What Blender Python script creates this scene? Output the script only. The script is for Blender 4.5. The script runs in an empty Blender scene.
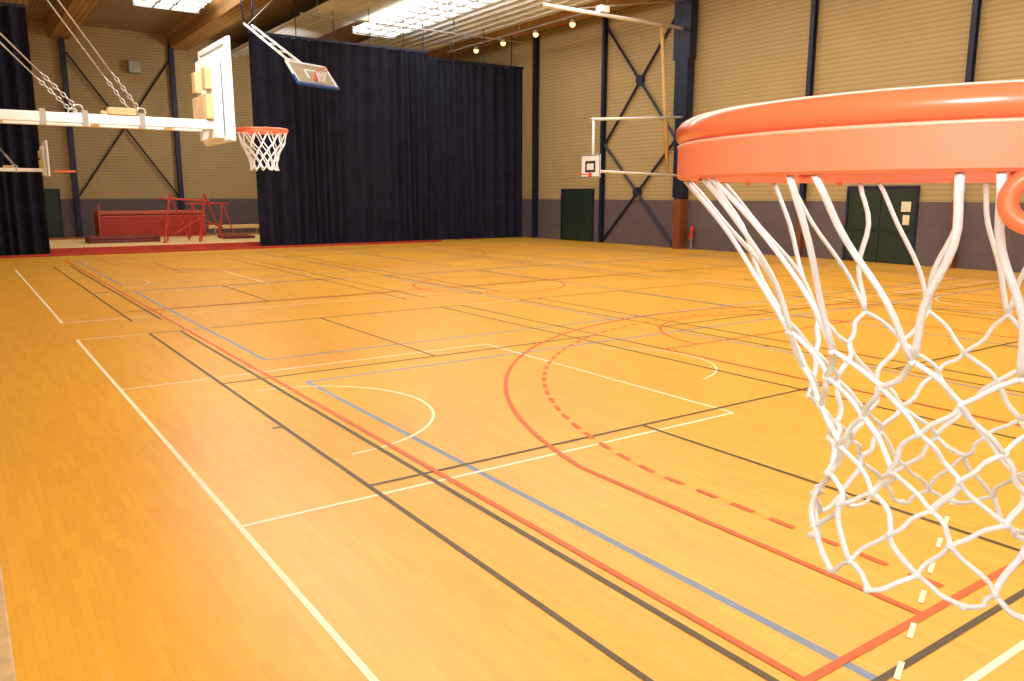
import bpy, math, random
from mathutils import Vector
random.seed(7)
S = bpy.context.scene
COL = S.collection
S.view_settings.view_transform = 'Standard'
S.view_settings.look = 'None'
PI = math.pi
WL = {}

# ------------------------------------------------------------------ materials
def mat(name, col, rough=0.5, metal=0.0, var=0.0, vscale=4.0, bump=0.0, bscale=40.0, coat=0.0, spec=0.5):
    m = bpy.data.materials.new(name); m.use_nodes = True
    nt = m.node_tree; b = nt.nodes['Principled BSDF']
    b.inputs['Base Color'].default_value = (*col, 1)
    b.inputs['Roughness'].default_value = rough
    b.inputs['Metallic'].default_value = metal
    b.inputs['Coat Weight'].default_value = coat
    b.inputs['Specular IOR Level'].default_value = spec
    tc = nt.nodes.new('ShaderNodeTexCoord')
    if var > 0:
        n = nt.nodes.new('ShaderNodeTexNoise'); n.inputs['Scale'].default_value = vscale
        n.inputs['Detail'].default_value = 4
        nt.links.new(tc.outputs['Object'], n.inputs['Vector'])
        r = nt.nodes.new('ShaderNodeValToRGB')
        r.color_ramp.elements[0].position = 0.3; r.color_ramp.elements[1].position = 0.7
        r.color_ramp.elements[0].color = (*[max(0, c*(1-var)) for c in col], 1)
        r.color_ramp.elements[1].color = (*[min(1, c*(1+var)) for c in col], 1)
        nt.links.new(n.outputs['Fac'], r.inputs['Fac'])
        nt.links.new(r.outputs['Color'], b.inputs['Base Color'])
    if bump > 0:
        n2 = nt.nodes.new('ShaderNodeTexNoise'); n2.inputs['Scale'].default_value = bscale
        nt.links.new(tc.outputs['Object'], n2.inputs['Vector'])
        bp = nt.nodes.new('ShaderNodeBump'); bp.inputs['Strength'].default_value = bump
        bp.inputs['Distance'].default_value = 0.01
        nt.links.new(n2.outputs['Fac'], bp.inputs['Height'])
        nt.links.new(bp.outputs['Normal'], b.inputs['Normal'])
    return m

def emis(name, col, strength):
    m = bpy.data.materials.new(name); m.use_nodes = True
    b = m.node_tree.nodes['Principled BSDF']
    b.inputs['Base Color'].default_value = (*col, 1)
    b.inputs['Emission Color'].default_value = (*col, 1)
    b.inputs['Emission Strength'].default_value = strength
    return m

def ribbed(name, c1, c2, axis, scale, rough=0.6, bump=0.5, lo=0.05, hi=0.45):
    m = bpy.data.materials.new(name); m.use_nodes = True
    nt = m.node_tree; b = nt.nodes['Principled BSDF']; b.inputs['Roughness'].default_value = rough
    tc = nt.nodes.new('ShaderNodeTexCoord')
    w = nt.nodes.new('ShaderNodeTexWave'); w.wave_type = 'BANDS'; w.bands_direction = axis
    w.inputs['Scale'].default_value = scale; w.inputs['Distortion'].default_value = 0
    nt.links.new(tc.outputs['Object'], w.inputs['Vector'])
    r = nt.nodes.new('ShaderNodeValToRGB')
    r.color_ramp.elements[0].position = lo; r.color_ramp.elements[1].position = hi
    r.color_ramp.elements[0].color = (*c1, 1); r.color_ramp.elements[1].color = (*c2, 1)
    nt.links.new(w.outputs['Fac'], r.inputs['Fac'])
    n = nt.nodes.new('ShaderNodeTexNoise'); n.inputs['Scale'].default_value = 0.5
    nt.links.new(tc.outputs['Object'], n.inputs['Vector'])
    mx = nt.nodes.new('ShaderNodeMix'); mx.data_type = 'RGBA'; mx.blend_type = 'MULTIPLY'
    mx.inputs[0].default_value = 0.25
    nt.links.new(r.outputs['Color'], mx.inputs[6]); nt.links.new(n.outputs['Fac'], mx.inputs[7])
    nt.links.new(mx.outputs[2], b.inputs['Base Color'])
    bp = nt.nodes.new('ShaderNodeBump'); bp.inputs['Strength'].default_value = bump; bp.inputs['Distance'].default_value = 0.02
    nt.links.new(w.outputs['Fac'], bp.inputs['Height']); nt.links.new(bp.outputs['Normal'], b.inputs['Normal'])
    return m

def wood_floor():
    m = bpy.data.materials.new('sports_floor_wood'); m.use_nodes = True
    nt = m.node_tree; b = nt.nodes['Principled BSDF']
    b.inputs['Roughness'].default_value = 0.32; b.inputs['Specular IOR Level'].default_value = 0.38
    tc = nt.nodes.new('ShaderNodeTexCoord')
    mp = nt.nodes.new('ShaderNodeMapping'); mp.inputs['Rotation'].default_value = (0, 0, PI/2)
    nt.links.new(tc.outputs['Object'], mp.inputs['Vector'])
    br = nt.nodes.new('ShaderNodeTexBrick')
    br.inputs['Color1'].default_value = (0.84, 0.440, 0.048, 1)
    br.inputs['Color2'].default_value = (0.765, 0.383, 0.039, 1)
    br.inputs['Mortar'].default_value = (0.67, 0.32, 0.033, 1)
    br.inputs['Scale'].default_value = 1.0; br.inputs['Mortar Size'].default_value = 0.0010
    br.inputs['Brick Width'].default_value = 0.42; br.inputs['Row Height'].default_value = 0.055
    br.offset = 0.37
    nt.links.new(mp.outputs['Vector'], br.inputs['Vector'])
    mp2 = nt.nodes.new('ShaderNodeMapping'); mp2.inputs['Scale'].default_value = (30, 2.2, 1)
    nt.links.new(tc.outputs['Object'], mp2.inputs['Vector'])
    n = nt.nodes.new('ShaderNodeTexNoise'); n.inputs['Scale'].default_value = 1.0; n.inputs['Detail'].default_value = 5
    nt.links.new(mp2.outputs['Vector'], n.inputs['Vector'])
    r = nt.nodes.new('ShaderNodeValToRGB')
    r.color_ramp.elements[0].position = 0.3; r.color_ramp.elements[1].position = 0.7
    r.color_ramp.elements[0].color = (0.95, 0.93, 0.88, 1); r.color_ramp.elements[1].color = (1, 1, 1, 1)
    nt.links.new(n.outputs['Fac'], r.inputs['Fac'])
    mx = nt.nodes.new('ShaderNodeMix'); mx.data_type = 'RGBA'; mx.blend_type = 'MULTIPLY'; mx.inputs[0].default_value = 1
    nt.links.new(br.outputs['Color'], mx.inputs[6]); nt.links.new(r.outputs['Color'], mx.inputs[7])
    nt.links.new(mx.outputs[2], b.inputs['Base Color'])
    return m

M = {}
M['floor'] = wood_floor()
M['wall'] = ribbed('wall_cladding', (0.385, 0.285, 0.125), (0.51, 0.385, 0.18), 'Z', 2.1, bump=0.15, lo=0.0, hi=0.35)
M['wall_plain'] = mat('painted_wall', (0.55, 0.46, 0.32), 0.8, var=0.1, vscale=1)
M['dado'] = mat('dado_grey', (0.115, 0.088, 0.098), 0.7, var=0.12, vscale=3)
M['deck'] = ribbed('roof_deck', (0.26, 0.19, 0.11), (0.40, 0.30, 0.18), 'X', 2.0)
M['beam_brown'] = ribbed('brown_ceiling_beam', (0.36, 0.195, 0.065), (0.52, 0.30, 0.11), 'X', 1.4)
M['sky'] = emis('skylight_glow', (1.0, 0.97, 0.91), 7.8)
M['blue'] = mat('dark_blue_steel', (0.014, 0.020, 0.055), 0.45, 0.3, var=0.2)
M['pad'] = mat('rust_column_pad', (0.20, 0.050, 0.015), 0.6, var=0.15)
M['green'] = mat('dark_green_door', (0.010, 0.026, 0.016), 0.5, var=0.15)
M['navy'] = mat('navy_curtain', (0.013, 0.0145, 0.032), 0.9, var=0.3, vscale=1.5, bump=0.2, bscale=60, spec=0.2)
M['white'] = mat('white_painted_steel', (0.84, 0.87, 0.89), 0.4, var=0.02)
M['board'] = mat('white_backboard', (0.88, 0.91, 0.94), 0.45, var=0.02)
M['glassboard'] = mat('amber_tinted_backboard', (0.42, 0.36, 0.27), 0.15, var=0.08)
M['boardblue'] = mat('blue_padding', (0.02, 0.10, 0.45), 0.6, var=0.1)
M['rim'] = mat('orange_rim_paint', (0.90, 0.175, 0.065), 0.30, var=0.05, vscale=12, coat=0.4)
M['rimband'] = mat('pale_orange_rim_band', (0.92, 0.235, 0.115), 0.5, var=0.04, vscale=12, spec=0.4)
M['rimglint'] = mat('pale_rim_highlight', (0.95, 0.48, 0.34), 0.35, var=0.04, vscale=12, coat=0.3)  # paler tint that paints a highlight between rim tube and band
M['cord'] = mat('white_net_cord', (0.88, 0.93, 0.99), 0.75, var=0.03, vscale=90, bump=0.25, bscale=700)
M['steel'] = mat('galvanised_steel', (0.50, 0.48, 0.45), 0.35, 0.7, var=0.1)
M['wood'] = mat('pale_wood', (0.58, 0.40, 0.20), 0.5, var=0.15, vscale=10)
M['ochre'] = mat('ochre_painted_pipe', (0.60, 0.38, 0.14), 0.5, var=0.1)
M['black'] = mat('black_paint', (0.02, 0.02, 0.02), 0.6, var=0.2)
M['grey'] = mat('grey_casing', (0.30, 0.29, 0.28), 0.5, var=0.1)
M['paper'] = mat('notice_paper', (0.75, 0.70, 0.55), 0.8, var=0.05)
M['redmat'] = mat('red_vinyl_mat', (0.40, 0.028, 0.014), 0.5, var=0.12, vscale=2)
M['redtop'] = mat('light_red_vinyl', (0.50, 0.09, 0.05), 0.5, var=0.1, vscale=2)
M['maroon'] = mat('maroon_vinyl', (0.16, 0.02, 0.02), 0.5, var=0.15)
M['beige'] = mat('beige_mat', (0.74, 0.52, 0.22), 0.7, var=0.08)
M['redtube'] = mat('red_steel_tube', (0.48, 0.04, 0.025), 0.4, var=0.1)
M['lamp'] = emis('warm_lamp', (1.0, 0.46, 0.12), 7)
M['l_red'] = mat('line_red', (0.66, 0.105, 0.008), 0.45, var=0.06)
M['l_black'] = mat('line_black', (0.075, 0.045, 0.010), 0.45, var=0.1)
M['l_blue'] = mat('line_blue', (0.195, 0.25, 0.35), 0.45, var=0.06)
M['l_white'] = mat('line_white', (0.90, 0.81, 0.58), 0.45, var=0.05)
M['sheet'] = mat('pale_roof_sheet', (0.80, 0.87, 0.92), 0.5, var=0.04, vscale=0.6)

# ------------------------------------------------------------------ mesh builder (world coordinates in, thing-local out)
def V(*a): return Vector(a[0]) if len(a) == 1 else Vector(a)

class MB:
    def __init__(s): s.v = []; s.f = []; s.n = 0
    def hexa(s, c):
        n = len(s.v); s.v += [Vector(p) for p in c]
        for q in ((0,3,2,1),(4,5,6,7),(0,1,5,4),(1,2,6,5),(2,3,7,6),(3,0,4,7)): s.f.append([n+i for i in q])
        return s
    def box(s, x0, x1, y0, y1, z0, z1):
        return s.hexa([(x0,y0,z0),(x1,y0,z0),(x1,y1,z0),(x0,y1,z0),(x0,y0,z1),(x1,y0,z1),(x1,y1,z1),(x0,y1,z1)])
    def xf(s, o, ex, ey, ez):
        s.v = [o+ex*p.x+ey*p.y+ez*p.z for p in s.v]; return s
    def bar(s, p, q, w, h, up=(0,0,1)):
        p, q, up = V(p), V(q), V(up); d = (q-p).normalized()
        sd = d.cross(up).normalized(); u = sd.cross(d)
        a, b = sd*w/2, u*h/2
        return s.hexa([p-a-b, p+a-b, q+a-b, q-a-b, p-a+b, p+a+b, q+a+b, q-a+b])
    def tube(s, pts, r, n=8, closed=False, flat=1.0):
        pts = [V(p) for p in pts]; k = len(pts); base = len(s.v)
        rr = r if isinstance(r, (list, tuple)) else [r]*k
        nrm = None
        for i, p in enumerate(pts):
            if closed: d = pts[(i+1) % k]-pts[i-1]
            else: d = pts[min(i+1, k-1)]-pts[max(i-1, 0)]
            d.normalize()
            if nrm is None:
                ref = Vector((0,0,1)) if abs(d.z) < 0.9 else Vector((1,0,0))
                nrm = d.cross(ref).normalized()
            else:
                nrm = (nrm-d*nrm.dot(d)).normalized()
            bn = d.cross(nrm)
            for j in range(n):
                a = 2*PI*j/n
                s.v.append(p+(nrm*math.cos(a)+bn*math.sin(a)*flat)*rr[i])
        for i in range(k if closed else k-1):
            i2 = (i+1) % k
            for j in range(n):
                j2 = (j+1) % n
                s.f.append([base+i*n+j, base+i*n+j2, base+i2*n+j2, base+i2*n+j])
        if not closed:
            s.f.append([base+j for j in range(n)][::-1]); s.f.append([base+(k-1)*n+j for j in range(n)])
        return s
    def ring(s, c, R, r, seg=48, n=10, a0=0, a1=None, ax=(1,0,0), ay=(0,1,0)):
        c, ax, ay = V(c), V(ax), V(ay)
        if a1 is None:
            return s.tube([c+ax*R*math.cos(2*PI*i/seg)+ay*R*math.sin(2*PI*i/seg) for i in range(seg)], r, n, True)
        return s.tube([c+ax*R*math.cos(a0+(a1-a0)*i/seg)+ay*R*math.sin(a0+(a1-a0)*i/seg) for i in range(seg+1)], r, n)
    def lathe(s, c, prof, seg=32, closed_prof=True):
        c = V(c); base = len(s.v); k = len(prof)
        for i in range(seg):
            a = 2*PI*i/seg
            for (r, z) in prof: s.v.append(c+Vector((r*math.cos(a), r*math.sin(a), z)))
        for i in range(seg):
            i2 = (i+1) % seg
            for j in range(k if closed_prof else k-1):
                j2 = (j+1) % k
                s.f.append([base+i*k+j, base+i2*k+j, base+i2*k+j2, base+i*k+j2])
        return s
    def ball(s, c, r, n=8, m=6):
        c = V(c)
        return s.lathe(c, [(max(1e-4, r*math.sin(PI*j/m)), -r*math.cos(PI*j/m)) for j in range(m+1)], n, False)
    def strip(s, pts, w, z, closed=False):
        s.n += 1; z = z+(s.n % 22)*4e-5
        pts = [Vector((p[0], p[1], 0)) for p in pts]; k = len(pts); base = len(s.v)
        for i, p in enumerate(pts):
            if closed: d = pts[(i+1) % k]-pts[i-1]
            else: d = pts[min(i+1, k-1)]-pts[max(i-1, 0)]
            d.normalize(); nn = Vector((-d.y, d.x, 0))*w/2
            s.v += [Vector((p.x+nn.x, p.y+nn.y, z)), Vector((p.x-nn.x, p.y-nn.y, z))]
        for i in range(k if closed else k-1):
            i2 = (i+1) % k
            s.f.append([base+2*i, base+2*i+1, base+2*i2+1, base+2*i2])
        return s
    def line(s, x0, y0, x1, y1, w, z): return s.strip([(x0,y0),(x1,y1)], w, z)
    def rect(s, x0, x1, y0, y1, w, z):
        h = w/2
        s.line(x0-h,y0,x1+h,y0,w,z); s.line(x0-h,y1,x1+h,y1,w,z); s.line(x0,y0,x0,y1,w,z); s.line(x1,y0,x1,y1,w,z); return s
    def arc(s, cx, cy, R, a0, a1, w, z, seg=40):
        return s.strip([(cx+R*math.cos(a0+(a1-a0)*i/seg), cy+R*math.sin(a0+(a1-a0)*i/seg)) for i in range(seg+1)], w, z)
    def dashed(s, pts, w, z, on=0.2, off=0.2, start=0.0):
        P = [Vector((p[0], p[1], 0)) for p in pts]
        L = [0]
        for i in range(1, len(P)): L.append(L[-1]+(P[i]-P[i-1]).length)
        def at(t):
            for i in range(1, len(P)):
                if t <= L[i]: return P[i-1].lerp(P[i], (t-L[i-1])/max(1e-9, L[i]-L[i-1]))
            return P[-1]
        t = start
        while t < L[-1]-start:
            e = min(t+on, L[-1])
            a, m_, b = at(t), at((t+e)/2), at(e)
            s.strip([a, m_, b], w, z); t += on+off
        return s
    def build(s, name, m, parent=None, origin=(0,0,0), bevel=0, smooth=False):
        off = WL[parent.name] if parent is not None else V(origin)
        me = bpy.data.meshes.new(name); me.from_pydata([tuple(p-off) for p in s.v], [], s.f); me.update()
        me.materials.append(m)
        if smooth:
            for p in me.polygons: p.use_smooth = True
        o = bpy.data.objects.new(name, me); COL.objects.link(o)
        if parent is not None: o.parent = parent
        else: o.location = off
        WL[o.name] = V(off)
        if bevel:
            b = o.modifiers.new('bevel', 'BEVEL'); b.width = bevel; b.segments = 2; b.limit_method = 'ANGLE'
        return o

def tag(o, label, cat, group=None):
    o['label'] = label; o['category'] = cat
    if group: o['group'] = group
    return o
def struct(o): o['kind'] = 'structure'; return o
def thing(name, loc, label, cat, group=None):
    o = bpy.data.objects.new(name, None); COL.objects.link(o); o.location = loc; o.empty_display_size = 0.2
    WL[o.name] = V(loc); return tag(o, label, cat, group)
def dup(o, loc, label=None, parent=None, skip=()):
    c = o.copy(); COL.objects.link(c)
    if parent is not None: c.parent = parent
    else:
        c.location = loc
        if label: c['label'] = label
    for ch in list(o.children):
        if ch.name.split('.')[0] in skip: continue
        dup(ch, None, None, c)
    return c

# ------------------------------------------------------------------ the room
XL, XR, YB, YC, YF, ZT = -0.15, 23.9, -5.0, 32.4, 46.0, 10.3
floor = struct(MB().box(XL-0.2, XR+0.2, YB-0.2, YF+0.2, -0.2, 0).build('floor', M['floor']))
struct(MB().box(XR, XR+0.2, YB-0.2, YF+0.2, 0, ZT).build('wall_right', M['wall']))
struct(MB().box(XL-0.2, XL, YB-0.2, YF+0.2, 0, ZT).build('wall_left', M['wall_plain']))
struct(MB().box(XL, XR, YF, YF+0.2, 0, ZT).build('wall_back', M['wall']))
struct(MB().box(XL, XR, YB-0.2, YB, 0, ZT).build('wall_front', M['wall_plain']))
ceil = struct(MB().box(XL-0.2, XR+0.2, YB-0.2, YF+0.2, ZT, ZT+0.2).build('ceiling', M['deck']))
def panel(x0, x1, z0, m, name):
    z1 = ZT; d = min(0.2, (x1-x0)/4)
    b = MB(); b.hexa([(x0+d,YB,z0),(x1-d,YB,z0),(x1-d,YF,z0),(x0+d,YF,z0),(x0,YB,z1),(x1,YB,z1),(x1,YF,z1),(x0,YF,z1)])
    return b.build(name, m, ceil)
for x0, x1 in ((1.9,3.5),(4.5,5.8),(10.0,11.3),(22.2,23.5)):
    panel(x0, x1, 9.6, M['beam_brown'], 'boxed_beam')
def corrugated(x0, x1, za, zb, dz, m):
    # trapezoidal roof sheet running along the hall, real folds, sloping from za at x0 to zb at x1
    b = MB(); pitch = 0.40; n = int((x1-x0)/pitch); prof = []
    def zz(x): return za+(zb-za)*(x-x0)/(x1-x0)
    for k in range(n):
        a = x0+k*pitch
        prof += [(a, zz(a)+dz), (a+0.09, zz(a)+dz), (a+0.14, zz(a)), (a+0.35, zz(a))]
    prof.append((x0+n*pitch, zz(x1)+dz))
    for (px, pz) in prof: b.v += [V(px, YB, pz), V(px, YF, pz)]
    for i in range(len(prof)-1): b.f.append([2*i, 2*i+1, 2*i+3, 2*i+2])
    return b.build('corrugated_panel', m, ceil)
corrugated(18.75, 21.9, 10.0, 9.45, 0.12, M['sheet'])
corrugated(12.9, 16.25, 9.45, 10.0, 0.12, M['sheet'])
for i, (x0, x1, ye) in enumerate(((6.9, 9.3, 36.5), (16.5, 18.5, 36.8))):
    w = struct(MB().box(x0, x1, YB+0.5, ye, 9.7, 9.9).build('window_%d' % (i+1), M['sky']))
    for k in range(40):
        yy = YB+0.5+k*1.05
        if 24 < yy and yy+0.14 < ye: MB().box(x0, x1, yy, yy+0.14, 9.60, 9.69).build('glazing_bar', M['grey'], w)
    for xx in (0.62, 1.28): MB().box(x0+xx, x0+xx+0.08, YB+0.5, ye, 9.63, 9.69).build('glazing_bar', M['grey'], w)
    MB().box(x0-0.08, x1+0.08, ye, ye+0.1, 9.6, 9.95).build('end_frame', M['grey'], w)
struct(MB().box(XR-0.04, XR, YB, YF, 0, 1.9).build('trim_1', M['dado']))
struct(MB().box(XL, XR-0.04, YF-0.04, YF, 0, 1.9).build('trim_2', M['dado']))
struct(MB().box(XL, 0.02, YB, YC-1.2, 0, 0.06).build('baseboard_left', M['wood'], bevel=0.008))

# doors
def door(n, y0, y1, h, notices):
    xf = XR-0.04
    fr = MB(); fr.box(xf-0.06, xf, y0-0.08, y0, 0, h+0.08); fr.box(xf-0.06, xf, y1, y1+0.08, 0, h+0.08); fr.box(xf-0.06, xf, y0, y1, h, h+0.08)
    d = struct(fr.build('door_%d' % n, M['blue']))
    ym = (y0+y1)/2
    for a, b in ((y0+0.01, ym-0.01), (ym+0.01, y1-0.01)):
        lf = MB().box(xf-0.045, xf-0.005, a, b, 0.01, h-0.01).build('door_leaf', M['green'], d, bevel=0.006)
        MB().tube([(xf-0.10, a+0.12, 1.05), (xf-0.10, b-0.12, 1.05)], 0.018).tube([(xf-0.045, a+0.14, 1.05), (xf-0.10, a+0.14, 1.05)], 0.015).tube([(xf-0.045, b-0.14, 1.05), (xf-0.10, b-0.14, 1.05)], 0.015).build('push_bar', M['black'], lf)
    if notices:
        for (y, z, s_) in ((y0+0.28, 1.75, 0.3), (y0+0.25, 1.35, 0.21)):
            MB().box(xf-0.05, xf-0.045, y-s_/2, y+s_/2, z-0.15, z+0.15).build('notice', M['paper'], d)
    return d
door(1, 27.9, 30.1, 2.3, False)
door(2, 13.0, 15.2, 2.3, True)
yb = YF-0.04
d3 = struct(MB().box(3.0, 3.08, yb-0.06, yb, 0, 2.4).box(4.42, 4.5, yb-0.06, yb, 0, 2.4).box(3.08, 4.42, yb-0.06, yb, 2.32, 2.4).build('door_3', M['blue']))
MB().box(3.09, 4.41, yb-0.045, yb-0.005, 0.01, 2.31).build('door_leaf', M['green'], d3, bevel=0.006)

# ------------------------------------------------------------------ court lines, painted on the floor
RX0, RX1, RY0, RY1 = 2.86, 17.86, 1.86, 29.86
CX = (RX0+RX1)/2
w = 0.042
b = MB(); z = 0.0040
b.rect(RX0, RX1, RY0, RY1, 0.045, z); b.line(RX0, (RY0+RY1)/2, RX1, (RY0+RY1)/2, w, z)
b.arc(CX, (RY0+RY1)/2, 1.8, 0, 2*PI, w, z, 64)
d_ = MB()
for yb_, sg in ((RY0, 1), (RY1, -1)):
    by = yb_+sg*1.575
    for R, off, dash in ((6.62, 0.98, False), (6.18, 1.36, True)):
        hx = CX-RX0-off; dy = math.sqrt(R*R-hx*hx); a = math.atan2(dy, hx)
        pts = [(CX-hx, yb_), (CX-hx, by+sg*dy)]
        for i in range(1, 61):
            t = PI-a-(PI-2*a)*i/60
            pts.append((CX+R*math.cos(t), by+sg*R*math.sin(t)))
        pts.append((CX+hx, yb_))
        if dash: d_.dashed(pts, 0.046, z, 0.19, 0.125, 0.1)
        else: b.strip(pts, 0.046, z)
    b.rect(CX-2.45, CX+2.45, min(yb_, yb_+sg*5.8), max(yb_, yb_+sg*5.8), w, z)
    b.arc(CX, yb_+sg*5.8, 1.8, 0, sg*PI, w, z)
b.build('basketball_line', M['l_red'], floor); d_.build('dashed_arc_line', M['l_red'], floor)
b = MB(); z = 0.0030
for x0 in (2.3, 9.3, 16.2):
    for yc in (7.1, 21.2):
        x1 = x0+5.6; xm = x0+2.75
        b.line(x0, yc-6.7, x0, yc+6.0, 0.036, z); b.line(x0+0.45, yc-6.7, x0+0.45, yc+6.0, 0.042, z)
        b.line(x1, yc-6.7, x1, yc+6.0, 0.036, z); b.line(x1-0.45, yc-6.7, x1-0.45, yc+6.0, 0.036, z)
        for yy in (-5.42, -1.95, 1.95, 6.0): b.line(x0, yc+yy, x1, yc+yy, 0.038, z)
        b.line(xm, yc-5.42, xm, yc-1.95, 0.036, z); b.line(xm, yc+1.95, xm, yc+6.0, 0.036, z)
        b.line(x0-0.1, yc-0.1, x0, yc-0.1, 0.04, z)
b.build('badminton_line', M['l_black'], floor)
b = MB(); z = 0.0010
for y0, y1 in ((-0.4, 8.6), (10.1, 19.1), (20.6, 29.6)):
    b.rect(3.13, 21.13, y0, y1, 0.055, z)
    for x in (9.13, 12.13, 15.13): b.line(x, y0, x, y1, 0.05, z)
b.build('volleyball_line', M['l_blue'], floor)
b = MB(); z = 0.0020
b.line(1.31, -1.0, 1.31, 13.1, 0.038, z); b.line(1.31, 15.0, 1.31, 26.6, 0.042, z)
b.line(1.31, 13.1, 12.0, 13.1, 0.035, z); b.line(1.31, 15.0, 12.0, 15.0, 0.035, z); b.line(1.31, 26.6, 12, 26.6, 0.035, z)
for yc in (7.2, 21.2):
    for y in (yc-2.25, yc+2.2): b.line(1.31, y, 6.08, y, 0.036, z)
    b.line(6.08, yc-2.25, 6.08, yc+2.2, 0.034, z)
    b.arc(2.5, yc, 1.3, -PI/2, PI/2, 0.032, z)
    b.arc(6.75, yc, 1.1, -PI*0.44, PI*0.36, 0.026, z)
    b.arc(17.0, yc, 1.3, PI/2, 3*PI/2, 0.035, z); b.line(13, yc-2.25, 22, yc-2.25, 0.035, z); b.line(13, yc+2.2, 22, yc+2.2, 0.035, z)
b.line(2.9, 1.45, 21, 1.45, 0.036, z)
b.dashed([(3.2,1.64),(6.0,2.75)], 0.026, 0.0052, 0.16, 0.24)
b.build('mini_court_line', M['l_white'], floor)

# ------------------------------------------------------------------ columns and bracing on the right wall
def column(y, wd, dp, label, group=None, pad=True, haunch=False):
    x1 = XR-0.04
    t = thing('steel_column', (x1-dp/2, y, 0), label, 'column', group)
    c = MB(); f = wd/5
    c.box(x1-dp, x1-dp+0.04, y-wd/2, y+wd/2, 0, ZT); c.box(x1-0.04, x1, y-wd/2, y+wd/2, 0, ZT)
    c.box(x1-dp+0.04, x1-0.04, y-f/2, y+f/2, 0, ZT)
    c.build('shaft', M['blue'], t)
    if pad:
        MB().box(x1-dp-0.012, x1-0.001, y-wd/2-0.02, y+wd/2+0.02, 0.0, 1.95).build('pad', M['pad'], t, bevel=0.01)
    if haunch:
        for z0, z1, e in ((2.0, 5.0, 0.10), (5.0, 7.2, 0.20), (7.2, ZT, 0.32)):
            MB().box(x1-dp-0.01, x1-0.06, y+wd/2+0.002, y+wd/2+e, z0, z1).build('side_plate', M['blue'], t, bevel=0.01)
            MB().box(x1-dp-0.01, x1-0.06, y-wd/2-e*0.6, y-wd/2-0.002, z0, z1).build('side_plate', M['blue'], t, bevel=0.01)
    return t
CYM, CDP = 22.35, 0.42
column(CYM, 0.34, CDP, 'broad dark blue steel column with rust pad beside the wall basket', None, True, True)
column(16.9, 0.15, 0.2, 'slim dark blue wall post left of the green double door with notices')
column(11.75, 0.15, 0.2, 'slim dark blue wall post seen just above the near orange rim, at right')
column(27.2, 0.15, 0.2, 'slim dark blue wall post beside the double door nearest the curtain', pad=False)
column(32.15, 0.2, 0.25, 'dark blue corner post at the right edge of the curtain', pad=False)
t = thing('wall_cross_brace', (XR-0.12, 24.9, 0), 'dark blue crossed steel rods on right wall behind the wall basket', 'brace')
x = XR-0.1
for z0, z1 in ((0.15, 4.3), (4.3, 9.2)):
    for p, q in (((x, 27.1, z0), (x, 22.85, z1)), ((x-0.06, 27.1, z1), (x-0.06, 22.85, z0))):
        MB().tube([p, q], 0.055, 6).build('brace_rod', M['blue'], t)
    zc = (z0+z1)/2
    MB().tube([(x-0.1, 24.97, zc), (x+0.04, 24.97, zc)], 0.2, 16).build('gusset_plate', M['blue'], t)
# fire extinguisher on a floor stand beside the main column
ex = V(XR-0.20, 21.78, 0.42)
t = thing('fire_extinguisher', (ex.x, ex.y, 0), 'small red fire extinguisher on a stand just right of the rust column pad', 'fire extinguisher')
MB().lathe(ex, [(0.001,0.0),(0.085,0.0),(0.095,0.02),(0.095,0.40),(0.06,0.47),(0.025,0.50),(0.001,0.50)], 20, False).build('cylinder', M['redtube'], t, smooth=True)
MB().box(ex.x-0.03, ex.x+0.03, ex.y-0.02, ex.y+0.02, 0.92, 0.99).build('valve', M['black'], t)
MB().tube([ex+V(-0.03,0,0.53), ex+V(-0.11,0.02,0.48), ex+V(-0.11,0.02,0.2)], 0.014, 6).build('hose', M['black'], t, smooth=True)
MB().box(ex.x-0.12, ex.x+0.12, ex.y-0.12, ex.y+0.12, 0, 0.02).box(ex.x-0.02, ex.x+0.02, ex.y-0.02, ex.y+0.02, 0.02, 0.40).box(ex.x-0.1, ex.x+0.1, ex.y-0.1, ex.y+0.1, 0.40, 0.42).build('stand', M['grey'], t)
# back wall of the annex
for X, lab in ((5.2, 'dark blue post on the annex back wall above the left end of the red mat'), (10.2, 'dark blue post on the annex back wall close to the curtain edge')):
    t = thing('steel_column', (X, YF-0.2, 0), lab, 'column')
    MB().box(X-0.12, X+0.12, YF-0.28, YF-0.24, 0, ZT).box(X-0.12, X+0.12, YF-0.08, YF-0.041, 0, ZT).box(X-0.03, X+0.03, YF-0.24, YF-0.08, 0, ZT).build('shaft', M['blue'], t)
t = thing('wall_cross_brace', (7.7, YF-0.12, 0), 'crossed dark rods on the back wall seen through the curtain opening', 'brace')
for p, q in (((5.3, YF-0.12, 2.0), (10.1, YF-0.12, 9.0)), ((5.3, YF-0.2, 9.0), (10.1, YF-0.2, 2.0))):
    MB().tube([p, q], 0.045, 6).build('brace_rod', M['blue'], t)
t = thing('wall_heater', (8.36, YF-0.3, 8.2), 'grey box heater high on the annex back wall', 'heater')
MB().box(8.06, 8.66, YF-0.45, YF-0.1, 8.2, 8.8).build('casing', M['grey'], t, bevel=0.02)
g = MB()
for k in range(6): g.box(8.1, 8.62, YF-0.47, YF-0.45, 8.26+k*0.085, 8.30+k*0.085)
g.build('louvre', M['steel'], t)
MB().box(8.3, 8.42, YF-0.1, YF-0.001, 8.35, 8.65).build('bracket', M['steel'], t)

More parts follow.
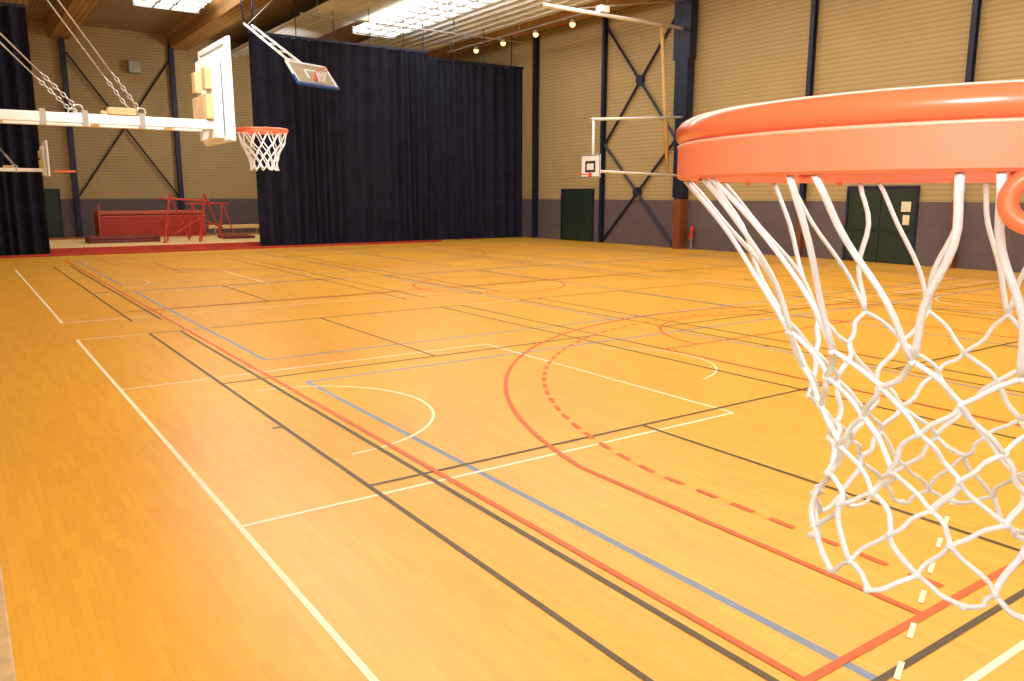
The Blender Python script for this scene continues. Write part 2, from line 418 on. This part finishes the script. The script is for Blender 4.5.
# ------------------------------------------------------------------ curtains
def curtain(x0, x1, y, z0, z1, label, seed):
    rnd = random.Random(seed); t = thing('stage_curtain', ((x0+x1)/2, y, 0), label, 'curtain')
    nx = int((x1-x0)/0.035); rows = 9; b = MB()
    ph = [0]
    for i in range(nx): ph.append(ph[-1]+2*PI*0.035/(0.46+0.2*math.sin(i*0.05+seed)+rnd.uniform(-.06,.06)))
    for j in range(rows+1):
        f = j/rows
        for i in range(nx+1):
            X = x0+(x1-x0)*i/nx
            am = 0.06+0.085*(1-f)**0.6+0.03*math.sin(i*0.021+seed*2)
            b.v.append(Vector((X+0.03*math.sin(ph[i]*0.5)*(1-f), y+am*math.sin(ph[i])+0.05*math.sin(ph[i]*0.37+f), z0+(z1-z0)*f)))
    for j in range(rows):
        for i in range(nx):
            a = j*(nx+1)+i; b.f.append([a, a+1, a+nx+2, a+nx+1])
    b.build('drape', M['navy'], t, smooth=True)
    MB().box(x0, x1, y-0.04, y+0.04, z1, z1+0.1).build('track', M['blue'], t)
    for k in range(int((x1-x0)/1.6)+1):
        X = x0+0.3+k*1.6
        if X < x1: MB().box(X-0.015, X+0.015, y-0.015, y+0.015, z1+0.1, ZT).build('hanger_rod', M['blue'], t)
curtain(10.1, 18.0, YC, 0.03, 8.25, 'wide navy curtain left of the seam, edging the annex opening', 1)
curtain(17.7, 23.5, YC+0.45, 0.03, 8.1, 'navy curtain right of the seam, reaching the hall corner', 2)
curtain(0.0, 2.7, YC, 0.03, 8.25, 'narrow gathered navy curtain at the far left', 3)

# ------------------------------------------------------------------ things in the annex behind the opening
tag(MB().box(0.3, 18.2, 31.85, 32.1, 0.0, 0.08).build('floor_edging', M['redmat'], origin=(9,32,0), bevel=0.01), 'long thin red edging strip on the floor along the curtain foot', 'edging')
t = thing('gym_platform', (6.3, 36, 0), 'low beige sprung platform with red front edge in the annex', 'platform')
MB().box(0.6, 12.0, 33.0, 39.5, 0.0, 0.22).build('core', M['beige'], t, bevel=0.01)
MB().box(0.55, 12.05, 32.9, 33.0, 0.0, 0.21).build('edging', M['redmat'], t, bevel=0.01)
MB().box(0.6, 12.0, 39.2, 39.5, 0.22, 0.24).build('edging', M['redmat'], t)
t = thing('landing_mat', (7.4, 41, 0), 'big thick red landing mat behind the red trestles', 'mat')
MB().box(5.4, 9.9, 40.3, 42.0, 0.0, 1.2).build('body', M['redmat'], t, bevel=0.08)
MB().box(5.38, 9.92, 40.28, 42.02, 1.21, 1.38).build('top_cover', M['redtop'], t, bevel=0.05)
for X in (5.36, 9.9): MB().box(X, X+0.06, 40.2, 40.27, 0.0, 1.7).build('end_post', M['redtop'], t)
t = thing('folded_mat', (5.6, 36, 0.222), 'dark maroon mat pile lying low on the platform', 'mat')
for k in range(2): MB().box(4.3, 6.9, 35.2, 36.6, 0.222+k*0.13, 0.345+k*0.13).build('mat_layer', M['maroon'], t, bevel=0.03)
t = thing('folded_mat', (9.8, 36, 0.222), 'dark mat pile on the platform just right of the trestles', 'mat')
MB().box(9.6, 10.9, 35.6, 36.8, 0.222, 0.34).build('mat_layer', M['maroon'], t, bevel=0.03)
t = thing('gymnastics_trestle', (8.0, 34.6, 0.222), 'taller red tubular gymnastics trestle with splayed legs, nearest the floor edging', 'gym equipment')
for X in (7.25, 8.6):
    for dx, dy in ((-0.45, -0.6), (-0.1, 0.5), (0.7, 0.2)):
        MB().tube([(X, 34.6, 2.15), (X+dx, 34.6+dy, 0.25)], 0.032, 8).build('leg', M['redtube'], t)
    MB().bar((X-0.45, 34.0, 0.262), (X-0.1, 35.1, 0.262), 0.07, 0.06).build('foot_bar', M['redtube'], t)
    for zz, f in ((0.9, 0.66),):
        MB().bar((X-0.45*f, 34.6-0.6*f, zz), (X+0.7*f, 34.6+0.2*f, zz), 0.04, 0.04).build('stretcher', M['redtube'], t)
MB().tube([(6.8, 34.6, 1.98), (8.8, 34.6, 1.86)], 0.04, 8).build('top_rail', M['redtube'], t)
MB().tube([(7.25, 34.6, 0.5), (8.6, 34.6, 1.3)], 0.028, 8).build('side_rail', M['redtube'], t)
t = thing('gymnastics_trestle', (9.5, 38.0, 0.222), 'lower red tubular trestle behind the taller one, near the curtain edge', 'gym equipment')
for X in (8.9, 10.2):
    for dx, dy in ((-0.35, -0.5), (0.0, 0.5), (0.4, -0.3)):
        MB().tube([(X, 38.0, 1.75), (X+dx, 38.0+dy, 0.25)], 0.032, 8).build('leg', M['redtube'], t)
    MB().bar((X-0.35, 37.5, 0.262), (X, 38.5, 0.262), 0.07, 0.06).build('foot_bar', M['redtube'], t)
MB().tube([(8.6, 38.0, 1.72), (10.5, 38.0, 1.72)], 0.04, 8).build('top_rail', M['redtube'], t)
MB().tube([(8.9, 38.0, 1.2), (10.2, 38.0, 0.6)], 0.028, 8).build('side_rail', M['redtube'], t)
t = thing('balance_beam', (11.0, 39.9, 0), 'pale low balance beam near the right end of the annex opening', 'gym equipment')
MB().box(10.0, 12.6, 39.8, 40.0, 0.5, 0.68).build('beam', M['beige'], t, bevel=0.02)
for X in (10.3, 12.3): MB().box(X-0.05, X+0.05, 39.6, 40.2, 0.0, 0.06).box(X-0.04, X+0.04, 39.86, 39.94, 0.06, 0.5).build('foot', M['steel'], t)

# ------------------------------------------------------------------ basketball nets and hoops
def net(c, zs, rs, cord, seed, n=12, sides=6, jit=0.008, knots=True, steps=5, drift=None, wave=0.0, flat=1.0):
    rnd = random.Random(seed); c = V(c); nodes = []; L = len(zs)-1
    for j, (zz, r) in enumerate(zip(zs, rs)):
        row = []
        for i in range(n):
            a = 2*PI*(i+0.5*(j % 2))/n
            q = 0 if j == 0 else jit*(0.5+j*0.15)
            p = c+Vector(((r+rnd.uniform(-q, q))*math.cos(a+rnd.uniform(-q, q)*3), (r+rnd.uniform(-q, q))*math.sin(a+rnd.uniform(-q, q)*3), zz+rnd.uniform(-q, q)*1.0))
            if drift is not None: p += drift*(zz/zs[-1])
            row.append(p)
        nodes.append(row)
    b = MB()
    for j in range(L):
        for i in range(n):
            for k in (0, 1):
                if j % 2 == 0: t = (i-k) % n
                else: t = (i+k) % n
                p, q = nodes[j][i].copy(), nodes[j+1][t].copy()
                if j == 0:
                    tang = Vector((-(p-c).y, (p-c).x, 0)).normalized()
                    p += tang*(0.010 if k == 0 else -0.010)
                out = ((p+q)/2-c); out.z = 0; out.normalize()
                if k: p -= out*cord*0.7; q -= out*cord*0.7
                sag = rnd.uniform(-0.003, 0.006)*(2.2 if j == 0 else 1); sd = rnd.uniform(-0.004, 0.004)
                wv = wave*rnd.uniform(0.3, 1.0)*(1 if j == 0 else 0.4)*(1 if k else -1); ph = rnd.uniform(-0.6, 0.6)
                tan = Vector((-out.y, out.x, 0))
                pts = []
                for s_ in range(steps+1):
                    f = s_/steps; e = 4*f*(1-f)
                    base = p.lerp(q, f)
                    if j == L-1: base.z = p.z+(q.z-p.z)*math.sin(f*PI/2)      # the lowest loops hang rounded
                    pts.append(base-out*sag*e+tan*(sd*e+wv*math.sin(2*PI*f+ph*f)*e)+out*wv*0.5*math.sin(2*PI*f)*e)
                b.tube(pts, cord, sides, flat=flat)
    if knots:
        for row in nodes[1:]:
            for p in row: b.ball(p, cord*1.2)
    return b

# --- near hoop, right beside the camera
NC = V(0.673, 0.319, 2.108)
t = thing('basketball_hoop', (0.673, -0.55, 0), 'near basketball hoop with thick orange rim and large white net at right', 'basketball hoop')
prof = [(0.0145*math.cos(2*PI*k/16)+0.2225, 0.0415+0.0118*math.sin(2*PI*k/16)) for k in range(16)]
rim = MB().lathe(NC, prof, 128).build('rim', M['rim'], t, smooth=True)
MB().lathe(NC, [(0.232,0.0045),(0.2345,0.0065),(0.2345,0.030),(0.232,0.0325),(0.222,0.0325),(0.222,0.0045)], 192).build('rim_band', M['rimband'], rim)
MB().ring(NC+V(0,0,0.0312), 0.2340, 0.0014, 160, 8).build('highlight_ring', M['rimglint'], rim, smooth=True)  # thin pale ring: the lip's caught light put in as colour
def rp(a, r, dz): return NC+Vector((r*math.cos(a), r*math.sin(a), dz))
for i in range(12):
    a = 2*PI*i/12
    MB().tube([rp(a-0.012, 0.224, 0.010), rp(a-0.006, 0.225, 0.0035), rp(a+0.01, 0.224, 0.0025), rp(a+0.02, 0.222, 0.008)], 0.0018, 6).build('net_hook', M['rim'], rim, smooth=True)
P = V(0.477, 0.194, 2.097); vd = (V(0,0,2.1)-P); vd.z = 0; vd.normalize(); sx = V(-vd.y, vd.x, 0)
MB().ring(P, 0.0135, 0.0055, 24, 10, 0.5, 5.8, sx, (0,0,1)).build('tie_loop', M['rim'], rim, smooth=True)
MB().box(0.56, 0.786, -0.09, 0.10, 2.112, 2.118).box(0.56, 0.786, -0.096, -0.09, 2.02, 2.17).build('mounting_bracket', M['rim'], t, bevel=0.002)
zs = [0.004, -0.122, -0.153, -0.183, -0.211, -0.238, -0.264, -0.289, -0.316]; rs = [0.227, 0.146, 0.130, 0.118, 0.110, 0.107, 0.109, 0.115, 0.123]
net(NC, zs, rs, 0.0026, 57, n=14, sides=8, jit=0.0070, steps=12, drift=V(0.82,-0.57,0)*0.016, wave=0.007, flat=0.75).build('net', M['cord'], t, smooth=True)
bd = MB().box(0.07, 1.27, -0.125, -0.097, 2.0, 2.9).build('backboard', M['board'], t, bevel=0.006)
g = MB(); yy = -0.0965
for x0, x1, z0, z1 in ((0.375,0.97,2.55,2.59),(0.375,0.97,2.15,2.19),(0.375,0.415,2.19,2.55),(0.93,0.97,2.19,2.55)): g.box(x0, x1, yy-0.0003, yy+0.0005, z0, z1)
g.build('target_line', M['black'], bd)
MB().tube([(0.673,-0.55,0.1),(0.673,-0.55,2.5)], 0.06, 16).build('pole', M['blue'], t, smooth=True)
for zz in (2.15, 2.45): MB().bar((0.673,-0.55,zz), (0.673,-0.125,zz), 0.08, 0.06).build('support_arm', M['blue'], t)
MB().box(0.2, 1.15, -1.3, -0.2, 0.0, 0.14).build('base', M['black'], t, bevel=0.03)

# --- wall hoops on swing-out arms
def wall_hoop(xw, xb, y, sgn, name_label, rz=2.66, hw=0.53, up=0.68, dn=0.13, cord=0.0055, tw=0.04, has_net=True):
    t = thing('wall_basketball_hoop', (xw, y, rz), name_label, 'basketball hoop')
    s = sgn
    def bx(b, a0, a1, y0, y1, z0, z1): return b.box(min(a0,a1), max(a0,a1), y0, y1, z0, z1)
    bd = bx(MB(), xb-s*0.03, xb, y-hw, y+hw, rz-dn, rz+up).build('backboard', M['board'], t, bevel=0.006)
    fr = MB()
    for zz in (rz-dn+0.03, rz+up-0.03): bx(fr, xb-s*0.045, xb-s*0.031, y-hw+0.02, y+hw-0.02, zz-0.02, zz+0.02)
    for yy in (-hw+0.04, hw-0.04): bx(fr, xb-s*0.045, xb-s*0.031, y+yy-0.02, y+yy+0.02, rz-dn+0.05, rz+up-0.05)
    fr.build('rear_frame', M['white'], bd)
    g = MB()
    for y0, y1, z0, z1 in ((-0.28,0.28,0.46-tw,0.46),(-0.28,0.28,0.06,0.06+tw),(-0.28,-0.28+tw,0.06+tw,0.46-tw),(0.28-tw,0.28,0.06+tw,0.46-tw)): bx(g, xb, xb+s*0.002, y+y0, y+y1, rz+z0, rz+z1)
    e = hw-0.01
    for y0, y1, z0, z1 in ((-e,e,up-0.04,up-0.01),(-e,e,-dn+0.01,-dn+0.04),(-e,-e+0.03,-dn+0.04,up-0.04),(e-0.03,e,-dn+0.04,up-0.04)): bx(g, xb, xb+s*0.002, y+y0, y+y1, rz+z0, rz+z1)
    g.build('target_line', M['black'], bd)
    rc = V(xb+s*0.35, y, rz)
    rim = MB().ring(rc, 0.215, 0.011, 48, 10).ring(rc+V(0,0,-0.018), 0.215, 0.008, 48, 8).build('rim', M['rim'], t, smooth=True)
    bx(MB(), xb+s*0.003, xb+s*0.15, y-0.09, y+0.09, rz-0.012, rz-0.004).box(min(xb+s*0.003, xb+s*0.012), max(xb+s*0.003, xb+s*0.012), y-0.1, y+0.1, rz-0.1, rz+0.05).build('mounting_bracket', M['rim'], t)
    if has_net: net(rc+V(0,0,-0.02), [0,-0.09,-0.15,-0.21,-0.265,-0.32], [0.21,0.185,0.155,0.13,0.115,0.12], cord, 5, sides=5, steps=3, jit=0.006).build('net', M['cord'], t, smooth=True)
    return t, s
t, s = wall_hoop(XL, 1.95, 7.15, 1, 'large white wall-mounted hoop with cables hanging at upper left', hw=0.43)
for yy in (6.99, 7.31):
    MB().box(XL, 1.87, yy-0.03, yy+0.03, 2.635, 2.708).build('arm_beam', M['white'], t, bevel=0.006)
    MB().box(1.79, 1.84, yy-0.055, yy+0.055, 2.95, 3.12).build('upper_bracket', M['wood'], t, bevel=0.006)
    MB().box(1.06, 1.26, yy-0.04, yy+0.04, 2.709, 2.765).build('wood_block', M['wood'], t, bevel=0.006)
    for xa, zw in ((1.30, 4.95), (0.86, 3.85)):
        p = V(xa, yy, 2.74); q = V(XL, yy, zw); d = (q-p)
        MB().ring(p, 0.032, 0.008, 16, 6, ax=(1,0,0), ay=(0,0,1)).build('shackle', M['steel'], t, smooth=True)
        a0 = p+d.normalized()*0.04; a1 = p+d.normalized()*0.34
        ch = MB()
        side = V(0,1,0); upv = d.normalized().cross(side)
        for k in range(8):
            c_ = a0.lerp(a1, (k+0.5)/8)
            ch.ring(c_, 0.021, 0.0055, 10, 5, ax=d.normalized(), ay=(side if k % 2 else upv)*0.6)
        ch.build('chain', M['steel'], t, smooth=True)
        MB().tube([a1-d.normalized()*0.01, q], 0.006, 6).build('suspension_cable', M['steel'], t, smooth=True)
MB().box(1.84, 1.904, 6.88, 7.42, 2.56, 3.22).build('mount_plate', M['white'], t, bevel=0.008)
MB().box(1.785, 1.84, 6.93, 7.37, 2.712, 2.91).build('pivot_bracket', M['wood'], t, bevel=0.006)
for xa in (0.35, 1.0, 1.55): MB().box(xa-0.03, xa+0.03, 7.02, 7.28, 2.645, 2.695).build('cross_bar', M['white'], t)
for xa in (0.62, 0.90, 1.30): MB().box(xa-0.02, xa+0.02, 6.955, 7.025, 2.615, 2.73).build('beam_clip', M['steel'], t)
MB().box(XL, XL+0.03, 6.7, 7.6, 2.5, 2.85).build('wall_plate', M['white'], t)
dup(t, (XL, 21.9, 2.66), 'smaller distant white wall hoop at far left, in front of the narrow curtain', skip=('net',))

# right wall counterpart
xc = XR-0.04-CDP-0.024
xw = xc
t, s = wall_hoop(xw, 18.95, CYM, -1, 'distant small backboard on long white arms off the broad blue column', rz=2.84, tw=0.09, has_net=False)
for z0, z1 in ((5.05, 4.75), (2.85, 2.95)):
    for yy in (CYM-0.12, CYM+0.12):
        MB().tube([(xw, yy, z0), (19.07, yy, z1)], 0.045, 8).build('arm_beam', M['white'], t, smooth=True)
MB().tube([(19.07, CYM, 2.76), (19.07, CYM, 4.8)], 0.045, 8).build('board_upright', M['white'], t, smooth=True)
MB().tube([(19.07, CYM-0.14, 4.75), (19.07, CYM+0.14, 4.75)], 0.045, 8).build('cross_bar', M['white'], t, smooth=True)
MB().tube([(22.3, CYM, 8.225), (22.85, CYM, 2.9)], 0.075, 8).build('stay_pole', M['ochre'], t, smooth=True)
# gantry arm above
t = thing('cantilever_arm', (xc, CYM, 8.3), 'long pale horizontal pipe arm reaching out high from the broad blue column', 'arm')
MB().tube([(xc, CYM, 8.305), (16.8, CYM, 8.305)], 0.07, 8).build('boom', M['white'], t, smooth=True)
MB().tube([(xc, CYM, 9.3), (18.3, CYM, 8.38)], 0.02, 6).build('stay_cable', M['steel'], t)
MB().box(19.2, 19.6, CYM-0.15, CYM+0.15, 8.37, 8.6).build('pulley_box', M['white'], t, bevel=0.02)

# ceiling-hung main basket, folded up: board frame (right, face, up) tilted back
BO = V(11.15, 28.6, 6.34)
ea = math.radians(22); tl = math.radians(38)
e1 = V(math.cos(ea), math.sin(ea), 0)
hb = V(-math.sin(ea), math.cos(ea), 0)                      # away from the court
eu = hb*math.sin(tl)+V(0,0,1)*math.cos(tl)                  # up along the board
eb = hb*math.cos(tl)-V(0,0,1)*math.sin(tl)                  # behind the board
t = thing('ceiling_basketball_hoop', (9.8, 31.2, ZT), 'raised amber-tinted backboard on a slanted white mast hanging before the curtain', 'basketball hoop')
bd = MB().box(-0.9, 0.9, 0, 0.03, -0.45, 0.5).xf(BO, e1, eb, eu).build('backboard', M['glassboard'], t)
fr = MB()
for a in ((-0.95,-0.87,-0.5,0.55),(0.87,0.95,-0.5,0.55),(-0.95,0.95,0.48,0.55),(-0.3,-0.25,-0.2,0.22),(0.25,0.3,-0.2,0.22),(-0.3,0.3,0.18,0.23)): fr.box(a[0],a[1],-0.02,0.05,a[2],a[3])
fr.xf(BO, e1, eb, eu).build('board_frame', M['white'], bd)
MB().box(-0.97,0.97,-0.04,0.06,-0.53,-0.45).box(-0.97,-0.95,-0.04,0.06,-0.45,-0.1).box(0.95,0.97,-0.04,0.06,-0.45,-0.1).xf(BO, e1, eb, eu).build('edge_padding', M['boardblue'], bd)
rc = BO-eb*0.38-eu*0.22
MB().ring(rc, 0.232, 0.022, 32, 8, ax=e1, ay=eb).build('rim', M['rim'], t, smooth=True)
MB().box(-0.1,0.1,-0.16,-0.021,-0.28,-0.18).xf(BO, e1, eb, eu).build('mounting_bracket', M['rim'], t)
net(rc, [0,-0.09,-0.15,-0.21,-0.27,-0.32], [0.2,0.17,0.15,0.13,0.12,0.12], 0.006, 5, sides=4, steps=2, jit=0.006).build('net', M['cord'], t, smooth=True)
PT = V(9.75, 31.25, 8.35)
for dx in (-0.3, 0.3):
    a = BO+eb*0.12+eu*0.25+e1*dx
    MB().tube([a, PT+e1*dx*0.6], 0.05, 8).build('mast_tube', M['white'], t, smooth=True)
    MB().tube([PT+e1*dx*0.6, V(PT.x, PT.y, ZT-0.6)+e1*dx], 0.03, 8).build('hanger', M['blue'], t, smooth=True)
    MB().box(dx-0.06, dx+0.06, 0.03, 0.18, 0.1, 0.4).xf(BO, e1, eb, eu).build('board_clamp', M['white'], t)
for f in (0.1, 0.26, 0.42, 0.58, 0.74, 0.9):
    a = (BO+eb*0.12+eu*0.25)
    p_ = a.lerp(PT, f); hw = 0.3*(1-0.4*f)
    MB().tube([p_-e1*hw, p_+e1*hw], 0.028, 6).build('mast_rung', M['white'], t)
MB().tube([PT, (11.6, 30.6, ZT)], 0.015, 6).build('hoist_cable', M['steel'], t)
MB().box(PT.x-0.5, PT.x+0.5, PT.y-0.25, PT.y+0.25, ZT-0.65, ZT).build('ceiling_mount', M['blue'], t)

# spot lamps on a pipe under the roof
t = thing('lamp_pipe', (21.5, 30, ZT), 'thin grey pipe under the roof carrying the warm spotlights', 'pipe')
MB().tube([(21.4, 24.0, 9.2), (21.4, 36.5, 9.2)], 0.035, 6).build('pipe', M['grey'], t)
for yy in (24.4, 30.2, 36.2): MB().tube([(21.4, yy, 9.2), (21.4, yy, ZT)], 0.015, 6).build('hanger', M['grey'], t)
t = thing('conduit_pipe', (17, 31.2, ZT), 'thin grey conduit running across the hall above the curtain top', 'pipe')
MB().tube([(11.8, 31.3, 9.0), (22.6, 31.3, 9.0)], 0.03, 6).build('pipe', M['grey'], t)
for xx in (12.5, 17.0, 22.0): MB().tube([(xx, 31.3, 9.0), (xx, 31.3, ZT)], 0.015, 6).build('hanger', M['grey'], t)
for i, (Y, lab) in enumerate(((26.5, 'small glowing roof spotlight nearest the broad blue column'), (29.0, 'small glowing roof spotlight second from the broad blue column'), (31.5, 'small glowing roof spotlight third from the column, over the curtain top'), (33.8, 'small glowing roof spotlight farthest away, beyond the curtain track'))):
    X = 21.4
    t = thing('spotlight', (X, Y, 9.17), lab, 'lamp', 'warm spotlights under the roof')
    MB().tube([(X, Y, 9.08), (X, Y, 9.17)], 0.02, 6).build('stem', M['black'], t)
    MB().lathe((X, Y, 8.88), [(0.02,0.22),(0.07,0.2),(0.14,0.06),(0.13,0.05),(0.06,0.18)], 16).build('shade', M['grey'], t, smooth=True)
    MB().ball((X, Y, 8.9), 0.11, 12, 8).build('bulb', M['lamp'], t, smooth=True)

# ------------------------------------------------------------------ light and camera
wd = bpy.data.worlds.new('world'); S.world = wd; wd.use_nodes = True
wd.node_tree.nodes['Background'].inputs[0].default_value = (1, 0.95, 0.88, 1)
wd.node_tree.nodes['Background'].inputs[1].default_value = 0.3
def area(name, loc, target, sx, sy, power, col, spread=None):
    L = bpy.data.lights.new(name, 'AREA'); L.shape = 'RECTANGLE'; L.size = sx; L.size_y = sy; L.energy = power; L.color = col
    if spread: L.spread = spread
    o = bpy.data.objects.new(name, L); COL.objects.link(o); o.location = loc
    o.rotation_euler = (V(target)-V(loc)).to_track_quat('-Z', 'Y').to_euler()
area('near_fill', (2.2, -2.5, 8.5), (1.5, 4, 0), 3, 3, 450, (1, 0.97, 0.93))  # unseen fill added to brighten the near end around the hoop
area('annex_fill', (15.0, 37.0, 7.0), (6.5, 45, 4.0), 2, 2, 300, (1, 0.88, 0.72))  # added fill, hidden by the curtain, to lift the annex back wall
area('board_fill', (0.05, 4.2, 5.6), (1.9, 7.15, 3.0), 0.5, 0.5, 26, (1, 0.97, 0.93), 0.8)  # unseen fill added to whiten the back of the left backboard
L = bpy.data.lights.new('camera_flash', 'POINT'); L.energy = 12.5; L.shadow_soft_size = 0.10; L.color = (0.80, 0.91, 1.0)
o = bpy.data.objects.new('camera_flash', L); COL.objects.link(o); o.location = (-0.06, 0.0, 2.28)

h, fpx, th, p = 2.1, 795.0, math.radians(34.8), math.radians(10.37)
cam = bpy.data.cameras.new('camera'); cam.sensor_width = 36; cam.lens = fpx/1024*36; cam.clip_start = 0.02; cam.clip_end = 200
co = bpy.data.objects.new('camera', cam); COL.objects.link(co); co.location = (0, 0, h)
fw = V(math.sin(th)*math.cos(p), math.cos(th)*math.cos(p), -math.sin(p))
co.rotation_euler = fw.to_track_quat('-Z', 'Y').to_euler()
S.camera = co
